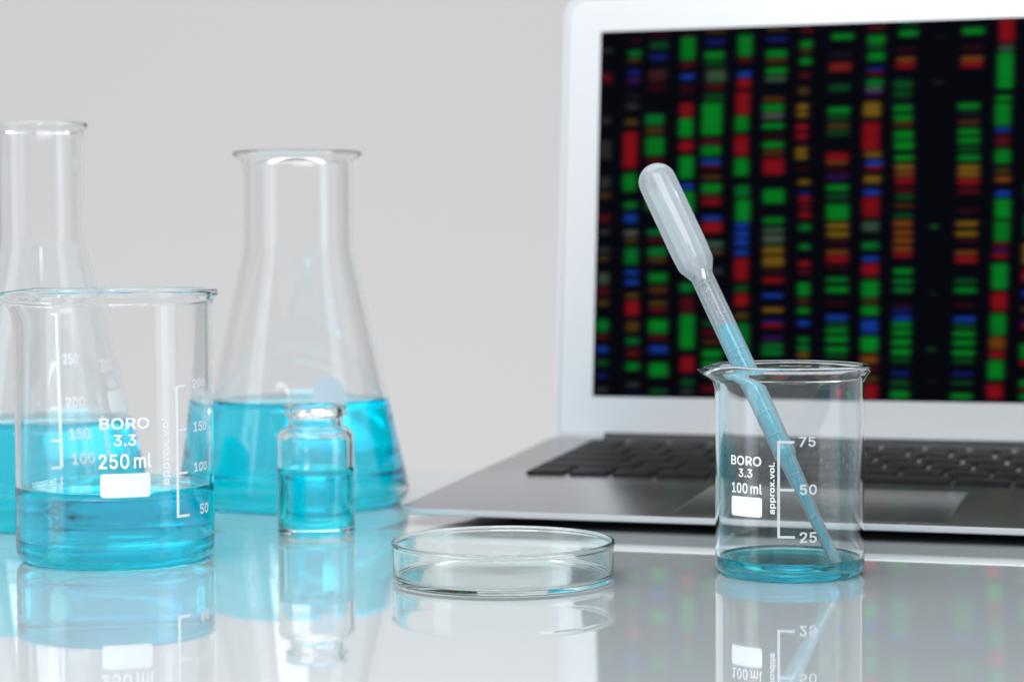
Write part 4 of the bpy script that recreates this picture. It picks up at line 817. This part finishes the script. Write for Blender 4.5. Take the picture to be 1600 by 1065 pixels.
BARS = """-0.5,6.7,168.1,170.8,k;-0.5,6.8,152.9,159.1,r;-0.3,7,133,137.2,k;-0.2,7.2,115.6,125.9,k;-0,7.3,101.2,107.9,k;0.1,7.3,96.4,100,y;0.1,7.4,84.2,89.9,r;0.2,7.4,78.5,82.1,k;0.3,7.5,69.1,73.6,k;0.3,7.5,66,68.5,y;0.4,7.6,54.1,60.7,q;0.4,7.7,49.1,53.5,r;0.5,7.7,43.5,47.8,y;0.6,7.8,31,38.1,h;0.7,7.8,27.9,30,r;0.7,7.9,20.7,25,B;0.7,8,14.4,18.4,g;0.8,8,9.1,11.2,b;0.9,8.1,1.4,5.3,k;13.5,21.3,172.7,175.4,s;13.4,21.3,165.7,169.8,h;13.4,21.2,163.2,165.6,y;13.3,21.1,156.3,160.3,b;13.3,21.1,152.5,156.5,v;13,20.9,144.3,148.6,d;12.8,20.6,139.6,143.9,k;12.4,20.3,131.8,136,y;12,20.2,111,129.7,R;12.3,20.3,99.7,109.3,G;13,20.8,91,95.4,h;13.3,21.1,84.1,89.5,B;13.6,21.4,77.8,81.6,K;13.8,21.6,74.7,77.3,y;14,21.9,64.1,72.9,h;14.4,22.2,58.5,62.2,B;14.6,22.4,54.1,57.2,B;14.9,22.7,47.3,51,y;15.1,22.9,39.2,47.2,R;15.4,23.2,31.1,37.3,y;15.6,23.4,24.9,29.2,h;15.8,23.6,18.7,23.9,r;16,23.8,12.5,17,G;16.3,24.1,4.4,7.4,k;16.5,24.2,0.1,1.2,b;24.5,34.8,174.7,177.3,s;24.3,34.7,169.1,173.5,g;24.1,34.5,163.4,167.8,b;23.8,34.2,153.4,160,m;23.6,34,148.1,153.1,s;23,33.3,131.8,138,h;23.1,33.4,127.1,131.7,y;23.3,33.7,117.1,126.7,G;23.6,33.9,113.6,116.3,r;24.2,34.7,90.2,99.7,h;25.1,35.4,78.4,81.6,h;25.3,35.6,75.3,77.2,r;25.6,35.9,67.8,73.1,h;25.8,36.1,65,67.8,o;26.2,36.6,55.1,60.7,G;26.5,36.8,49.8,54.1,o;26.7,36.9,43.6,47.3,y;26.8,37,40.5,43.5,r;26.9,37.3,30.6,38.3,G;27.2,37.4,27.5,29.9,r;27.3,37.6,20.7,25.5,B;27.6,37.9,9.5,17.1,G;27.9,38.1,0.9,4.8,g;40.1,48.1,174.9,176.7,s;39.9,48.1,163.3,175.2,G;40,48,159.3,163.3,r;39.9,48,153.6,157.3,B;39.9,47.9,146.1,152.6,s;39.8,47.9,135.5,143.2,R;39.7,47.9,125.9,135.7,G;40.1,48.2,118.7,124.8,R;40.4,48.6,105.6,117.3,G;40.8,48.8,100.3,103.9,B;40.9,49.1,88.5,100.1,G;41.2,49.3,79.2,85.5,r;41.5,49.6,68.4,74.6,g;42,50,50.4,56,h;42.2,50.3,40.5,48.9,r;42.4,50.7,23,40.5,G;42.9,51,11.9,20.4,R;43.2,51.2,5.1,9.6,g;43.3,51.2,1.1,4.7,k;52.3,63.1,176.3,178.5,y;52,62.8,170.4,173.8,b;51.7,62.5,163.2,167.9,G;52,62.8,160.1,162.9,g;52.7,63.6,152,159.1,q;52.4,63.2,148.9,151.6,r;51.9,62.8,142.7,147.6,g;51,62.1,126.5,142.9,G;51.1,61.8,122.5,125.2,r;51.1,61.9,116.3,122.1,G;51.1,61.9,112.6,115.2,B;51.2,62,110.1,112.4,r;51.4,62.2,105.1,107.8,o;51.5,62.3,98.6,103.7,G;51.7,62.4,96.4,98.4,o;51.8,62.5,92.7,95.9,R;52.1,62.8,85.3,87.9,B;52.3,63.2,79.1,85.1,R;53,63.7,71.4,76.1,q;53.2,64,68.9,71.4,y;53.4,64.2,59.1,63.1,k;53.6,64.3,34.4,37.5,g;53.6,64.3,29.8,32.8,r;53.6,64.3,25.8,28.2,o;53.6,64.4,19.1,23.6,G;53.7,64.4,14.5,18.4,G;53.7,64.4,9.9,12.8,k;53.8,64.5,2.2,6.7,r;68.1,76.2,164.3,175.8,G;68.2,76.1,161.2,164.3,r;68.1,76,154.1,157.7,B;68.1,76,148.5,154.3,R;67.6,75.7,136.1,147.8,R;67.2,75.2,127.8,136.3,G;67.2,75.3,116.4,126.7,R;67.5,75.5,106.5,115.9,G;68.2,76.1,96,102.9,h;68.7,76.7,84.6,96.1,G;68.4,76.3,81.2,84.6,B;68.3,76.2,76.9,80.9,B;68.4,76.2,72.6,76.9,B;68.4,76.3,68.3,71.7,B;68.4,76.4,56,67.7,R;68.6,76.5,50.5,54.8,g;68.8,76.7,43.7,50.5,R;69.1,76.9,37.6,41.8,y;69.3,77.4,19.2,36.6,h;69.9,77.8,10.1,17.6,r;70.2,78,2.4,6.9,g;81.8,93,176.5,178.4,y;81.9,93.1,170.9,173.8,b;81.9,93.1,163.2,167.6,G;81.9,93.1,160.7,163.2,o;81.9,93.2,155.2,159.2,G;81.7,92.9,151.5,155.2,q;80.9,92.2,141.9,145.3,o;80.7,92,137,141.6,G;80.8,92,133.6,137.3,K;80.9,92.2,129,132.3,G;81.1,92.3,124.4,126.7,s;81.2,92.4,119.8,123.4,G;81.3,92.5,116.4,119.3,o;81.4,92.7,106.8,115.6,R;81.8,93.1,93,100.8,G;82,93.2,83.5,87,G;82.1,93.3,78.6,82.4,q;82.1,93.3,74.9,78.1,K;82.2,93.3,73.1,75,g;82.2,93.4,69.1,72.9,Y;82.2,93.5,62.7,68.9,Y;82.3,93.5,58.7,62.1,s;82.4,93.6,55.1,58.1,R;82.5,93.6,48.1,50.5,B;82.5,93.7,41.3,43.7,Y;82.6,93.7,36.2,38.2,b;82.6,93.7,34,36.1,R;82.6,93.7,27.9,30.3,v;82.6,93.8,24,26.6,h;82.6,93.8,20.6,23.6,h;82.7,93.8,14.8,17.8,b;82.7,93.9,7.2,11.7,g;98.6,105.4,174.5,178.1,r;98.4,105.3,167.4,171.7,G;98.4,105.2,165,167,y;98.3,105.1,159.4,163.3,G;98,104.8,153,156.3,r;97.6,104.4,144.7,149.5,y;97.2,104,137.9,141.2,Y;97.1,103.9,134,138.1,Y;97,103.9,127.8,131.7,R;97,103.8,123.8,127.3,R;97,103.8,120.5,123.7,s;96.9,103.8,117.1,120.3,Y;97.1,103.9,114,117.2,Y;97.8,104.6,108.8,111.1,s;98.5,105.4,102.1,104.9,Y;98.9,105.7,97.2,99.4,b;99,105.8,94.1,96.9,R;99.1,105.9,89.5,93.9,r;99.2,106,85.9,89.6,R;99.4,106.2,79.8,83.8,h;99.4,106.2,70.9,74.3,h;99.4,106.2,63,66.1,R;99.4,106.2,59,62.4,r;99.3,106.2,48.7,56,G;99.5,106.2,45.6,47.5,o;99.5,106.3,40.5,43.8,G;99.6,106.4,34.7,37.7,B;99.7,106.4,26.8,30.1,h;99.7,106.5,22.6,26.2,h;99.8,106.5,20.1,21.9,Y;99.8,106.6,12,16.4,r;100,106.7,4.4,7.3,g;113.2,124.9,170.8,174.5,G;112.7,124.4,161.9,166,d;112.4,124.1,155.5,160.7,E;112.3,123.9,146,150.3,g;112.1,123.8,135.6,139.3,G;112.1,123.7,132.6,135.3,g;112,123.6,128.3,131.6,y;111.9,123.6,125.3,128,g;111.7,123.4,113.1,117.6,R;111.7,123.3,111.6,113.3,O;111.8,123.4,107.6,110.2,s;111.9,123.5,104,107.2,v;112.1,123.7,98.8,102.3,G;112.2,123.8,94.8,98,g;112.3,124,84.8,93.4,G;112.6,124.1,80.8,84,Y;112.6,124.2,76.9,80,Y;112.7,124.3,72.7,76.7,s;112.7,124.3,68.4,71.2,O;112.7,124.3,64.5,68.5,R;112.8,124.4,61.4,63.9,s;112.8,124.4,55.4,58.4,h;112.9,124.5,50.5,53.9,G;113,124.5,44.5,46.9,s;113,124.6,37.2,40.8,B;113.1,124.6,34.8,36.9,g;113.1,124.6,31.2,34.4,G;113.1,124.7,27,30.5,G;113.2,124.7,22.1,25.7,G;113.2,124.7,19.7,21.7,g;113.3,124.8,11.3,15.1,r;113.3,124.9,6.2,9,q;130.7,139.8,174.9,177.9,r;130.6,139.8,167.8,173.3,G;130.6,139.7,165.7,167.8,g;130.6,139.7,160.2,165.1,G;130.4,139.5,155.4,158.1,b;130.4,139.4,153.8,155.6,r;130.2,139.3,147.8,152.3,h;129.9,139,145.9,147.7,K;129.8,138.9,143.8,146.2,v;129.1,138.3,133.5,141.6,Y;128.8,138.1,117.7,131.9,R;130,139.1,114.3,117.8,Y;130.5,139.6,110.4,113.6,B;130.3,139.4,108.6,110.2,R;129.8,138.9,101.9,106.6,Y;129.6,138.7,96.5,99.9,B;129.3,138.5,86.2,96.3,R;129.4,138.5,79.2,85.1,q;129.5,138.6,70.8,75.1,h;129.5,138.6,65.3,68.1,B;129.6,138.7,58.4,64.8,R;129.6,138.8,48.2,57.2,G;129.7,138.7,46,47.8,y;129.7,138.8,39.7,45.1,G;129.7,138.8,31.3,38.5,B;129.8,138.9,22.6,30.6,G;129.8,138.9,16.9,21.9,O;129.9,138.9,13.9,16.2,r;129.9,139,8.5,12.3,y;130,139.1,0.4,8.3,R;145.3,155.2,176.8,178.9,g;145.3,155.2,171.3,175,G;144.6,154.5,164,166.8,s;144.2,154.2,159.5,161.9,O;144,153.9,156.2,159.8,R;143.1,153.1,146.5,151.6,g;142.8,152.8,141.9,146.8,g;143.2,153.1,135.6,139.8,G;143.4,153.3,131.3,135.2,G;143.6,153.5,128.9,131.5,o;143.8,153.7,122.3,127.6,G;144,153.9,117.7,122.4,G;144.2,154.1,112.6,115.8,G;144.3,154.2,108.4,111.5,Y;144.4,154.3,105.3,108.2,O;144.6,154.5,101.4,105.2,R;144.7,154.6,97.8,100,r;144.7,154.5,94.2,97.3,g;144.5,154.4,90.6,92.8,o;144.3,154.2,85.5,88.3,g;144.1,154,81.5,84.9,O;144.2,154.1,77.3,80.7,O;144.2,154.1,73.7,76.8,O;144.3,154.2,70.1,72.9,O;144.3,154.2,67.1,70.1,R;144.5,154.4,59.3,62.3,G;144.5,154.4,54.5,57.8,h;144.5,154.4,50.6,53.6,h;144.4,154.3,44,45.8,s;144.4,154.3,41.3,43.7,b;144.4,154.2,37.7,40.1,B;144.3,154.2,34.4,37.3,G;144.3,154.2,30.2,34,G;144.2,154.1,25.7,29.5,G;144.2,154.1,21.2,25,G;144.1,154,17.6,20.5,g;144.1,153.9,11.7,14.5,b;144,153.9,6.6,10.3,g;143.9,153.8,0.9,5.5,G;162.5,167.8,170.3,171.3,d;162,167.4,148.8,150.2,k;160.9,166.3,80.5,83,g;160.8,166.2,49.4,51.5,d;160.4,165.7,23.4,25.5,g;160.6,165.9,8.9,10,d;174.6,185.9,171.2,175.2,G;174.4,185.7,163.6,167,s;174.3,185.5,158.5,161.6,O;174.2,185.4,155.8,158.9,R;173.1,184.3,136,139.9,G;173.2,184.4,132.4,135.7,d;173.2,184.4,129.2,131.5,o;173.3,184.5,124.1,127.9,G;173.3,184.5,119.9,124,G;173.4,184.6,115.7,119.8,g;173.5,184.7,112.1,115.3,G;173.5,184.7,107.6,110.8,Y;173.5,184.7,104.6,107.8,Y;173.5,184.7,100.7,104.8,R;173.4,184.6,96.8,99.7,r;173.2,184.3,87.6,90.4,s;173,184.2,81.6,84.4,Y;173,184.2,76.8,79.9,Y;173,184.2,73.9,76.6,s;172.9,184.1,68.2,70.6,O;172.9,184.1,64.3,68.2,R;172.8,184,54.8,57.8,g;172.8,183.9,50.6,53.6,G;172.7,183.8,44.1,46.4,s;172.6,183.7,37,40.2,B;172.5,183.7,33.7,36.6,g;172.5,183.6,30.1,33.3,G;172.4,183.6,26,29.2,G;172.3,183.4,21.2,24.7,G;172.2,183.3,18,20.2,g;172,183.1,12.1,14.3,b;171.8,182.9,7.9,9.8,g;171.6,182.7,1.1,4.5,G;191.4,199.7,166.8,179.1,R;191.3,199.5,162.6,166.5,q;190.9,199.3,145.3,162.9,G;190.5,198.7,139.3,143.1,G;190.1,198.4,128,139.5,G;190.3,198.5,125.3,127.8,B;190.3,198.5,118.4,124.5,r;190.4,198.7,110.4,118,G;190.5,198.7,105.9,109,y;190.6,198.8,101.7,105.4,O;190.7,198.9,95.2,98.5,B;190.7,199,84.8,95,G;190.5,198.7,74.4,84.8,G;190.2,198.4,71.7,74.4,r;190.1,198.2,69.3,71.7,v;189.9,198.1,67,69.1,R;189.7,198,52.1,64.9,G;189.6,197.9,42.1,51.5,R;189.3,197.6,30.8,41.7,G;189,197.3,24,30.8,O;188.9,197,20.5,24,R;188.5,196.8,10.5,20.1,G;188.1,196.4,1.3,9.2,R;204,212.2,94.4,102.2,g;203.8,212,76.7,87.1,g;203.6,211.8,63.4,74.4,Y;203.5,211.6,55.4,61.9,R;203.4,211.5,49.2,52.2,B;203.3,211.4,41.8,44.8,y;203.2,211.3,36.2,38.3,v;203.2,211.3,34.2,35.9,R;203,211.2,20.1,27.9,G;203,211.1,17.1,19.7,R;202.9,211,7.4,11.1,G;202.9,211,5.4,7,o;203,211,1.6,4.4,G"""
CCOL = {
    'G': (0.000, 0.200, 0.012), 'h': (0.000, 0.150, 0.018), 'g': (0.002, 0.060, 0.009), 'q': (0.035, 0.075, 0.040),
    'R': (0.230, 0.003, 0.005), 'E': (0.160, 0.012, 0.004), 'r': (0.075, 0.003, 0.004), 's': (0.022, 0.001, 0.002), 'm': (0.050, 0.012, 0.012),
    'B': (0.005, 0.040, 0.300), 'b': (0.004, 0.010, 0.110), 'v': (0.035, 0.004, 0.075),
    'Y': (0.170, 0.095, 0.002), 'y': (0.060, 0.036, 0.003), 'O': (0.185, 0.050, 0.003), 'o': (0.070, 0.024, 0.002),
    'K': (0.085, 0.095, 0.085), 'k': (0.022, 0.025, 0.025), 'd': (0.006, 0.008, 0.008)}
bars = []
for t in BARS.split(';'):
    q = t.split(',')
    bars.append((float(q[0]), float(q[1]), float(q[2]), float(q[3]), q[4]))
extra = []
for a0, a1, b0, b1, c in bars:          # the gel goes on to the right of what the photo shows
    if 7 < a0 < 74 and a1 < 90:
        extra.append((a0 + 200.5, a1 + 200.5, 179 - b1, 179 - b0, c))
NX, NY = 400, 340
img = np.zeros((NY + 1, NX + 1, 3))
gx = np.linspace(0, DW, NX + 1)
gy = np.linspace(0, DH, NY + 1)
rng = np.random.RandomState(3)


def sm(t):
    t = np.clip(t, 0, 1)
    return t * t * (3 - 2 * t)


for a0, a1, b0, b1, c in bars + extra:
    a0, a1 = min(a0, a1) + 0.85, max(a0, a1) - 0.85
    b0, b1 = min(b0, b1) + 0.0, max(b0, b1) - 0.0
    colr = np.array(CCOL[c]) * (0.88 + 0.24 * rng.rand())
    fx, fy = 2.6, min(1.8, (b1 - b0) * 0.45)
    x0, x1, y0, y1 = a0 - fx / 2, a1 + fx / 2, b0 - 0.2, b1 + 0.2
    # corners slightly round, edges soft, a little streaky like a gel
    wx = sm((gx - x0) / fx) * sm((x1 - gx) / fx)
    wy = sm((gy - y0) / fy) * sm((y1 - gy) / fy)
    wob = 0.80 + 0.24 * np.sin(gy * (3.4 + 1.6 * rng.rand()) + rng.rand() * 6) + 0.06 * np.sin(gy * 9.1 + a0)
    cw, ch = (x0 + x1) / 2 + 0.35 * (rng.rand() - 0.5), (y0 + y1) / 2
    EX, EY = np.meshgrid((gx - cw) / ((x1 - x0) / 2), (gy - ch) / ((y1 - y0) / 2 + 0.35))
    pw = 2.6 if (b1 - b0) < 4.5 else 6.0
    ell = sm((1.12 - (np.abs(EX) ** pw + np.abs(EY) ** pw)) / 0.5)
    side = 1 + 0.18 * (rng.rand() - 0.5) * (gx - cw) / (x1 - x0)
    wgt = np.outer(wy * wob, wx * side) * ell
    if b1 - b0 > 4:                     # long bands are really several thin ones run together
        for q in np.arange(b0 + 1.6 + rng.rand(), b1 - 1.0, 1.9 + 1.1 * rng.rand()):
            wgt *= (1 - (0.18 + 0.40 * rng.rand()) * np.exp(-((gy - q) / 0.33) ** 2))[:, None]
    wgt = np.clip(wgt * 1.08, 0, 1) ** 1.15
    img = np.maximum(img, wgt[..., None] * colr) if False else img * (1 - wgt[..., None] * 0.9) + wgt[..., None] * colr
for _ in range(3):                      # the recorded picture is itself a little out of focus
    for sh, ax_ in ((1, 1), (-1, 1), (1, 0), (-1, 0)):
        img = 0.72 * img + 0.28 * np.roll(img, sh, axis=ax_)
img *= 1.0
img += np.array((0.0006, 0.0006, 0.0010))
verts = []
for j in range(NY + 1):
    for i in range(NX + 1):
        verts.append(lid(19.2 + gx[i], BB + gy[j], 0.12))
faces = []
for j in range(NY):
    for i in range(NX):
        b = j * (NX + 1) + i
        faces.append((b, b + 1, b + NX + 2, b + NX + 1))
m, nt, out = new_mat('lit_gel_picture')
at = nt.nodes.new('ShaderNodeVertexColor')
at.layer_name = 'gel'
em = nt.nodes.new('ShaderNodeBsdfPrincipled')
em.inputs['Base Color'].default_value = (0.0015, 0.0015, 0.003, 1)
em.inputs['Roughness'].default_value = 0.2
em.inputs['Specular IOR Level'].default_value = 0.0
em.inputs['Emission Strength'].default_value = 1.0
nt.links.new(at.outputs[0], em.inputs['Emission Color'])
nt.links.new(em.outputs[0], out.inputs[0])
m.cycles.emission_sampling = 'NONE'
pic = mesh_obj('screen_picture', verts, faces, m, lido, False)
ca = pic.data.color_attributes.new('gel', 'FLOAT_COLOR', 'POINT')
arr = np.ones((len(verts), 4), dtype=np.float32)
arr[:, :3] = img.reshape(-1, 3)
ca.data.foreach_set('color', arr.ravel())
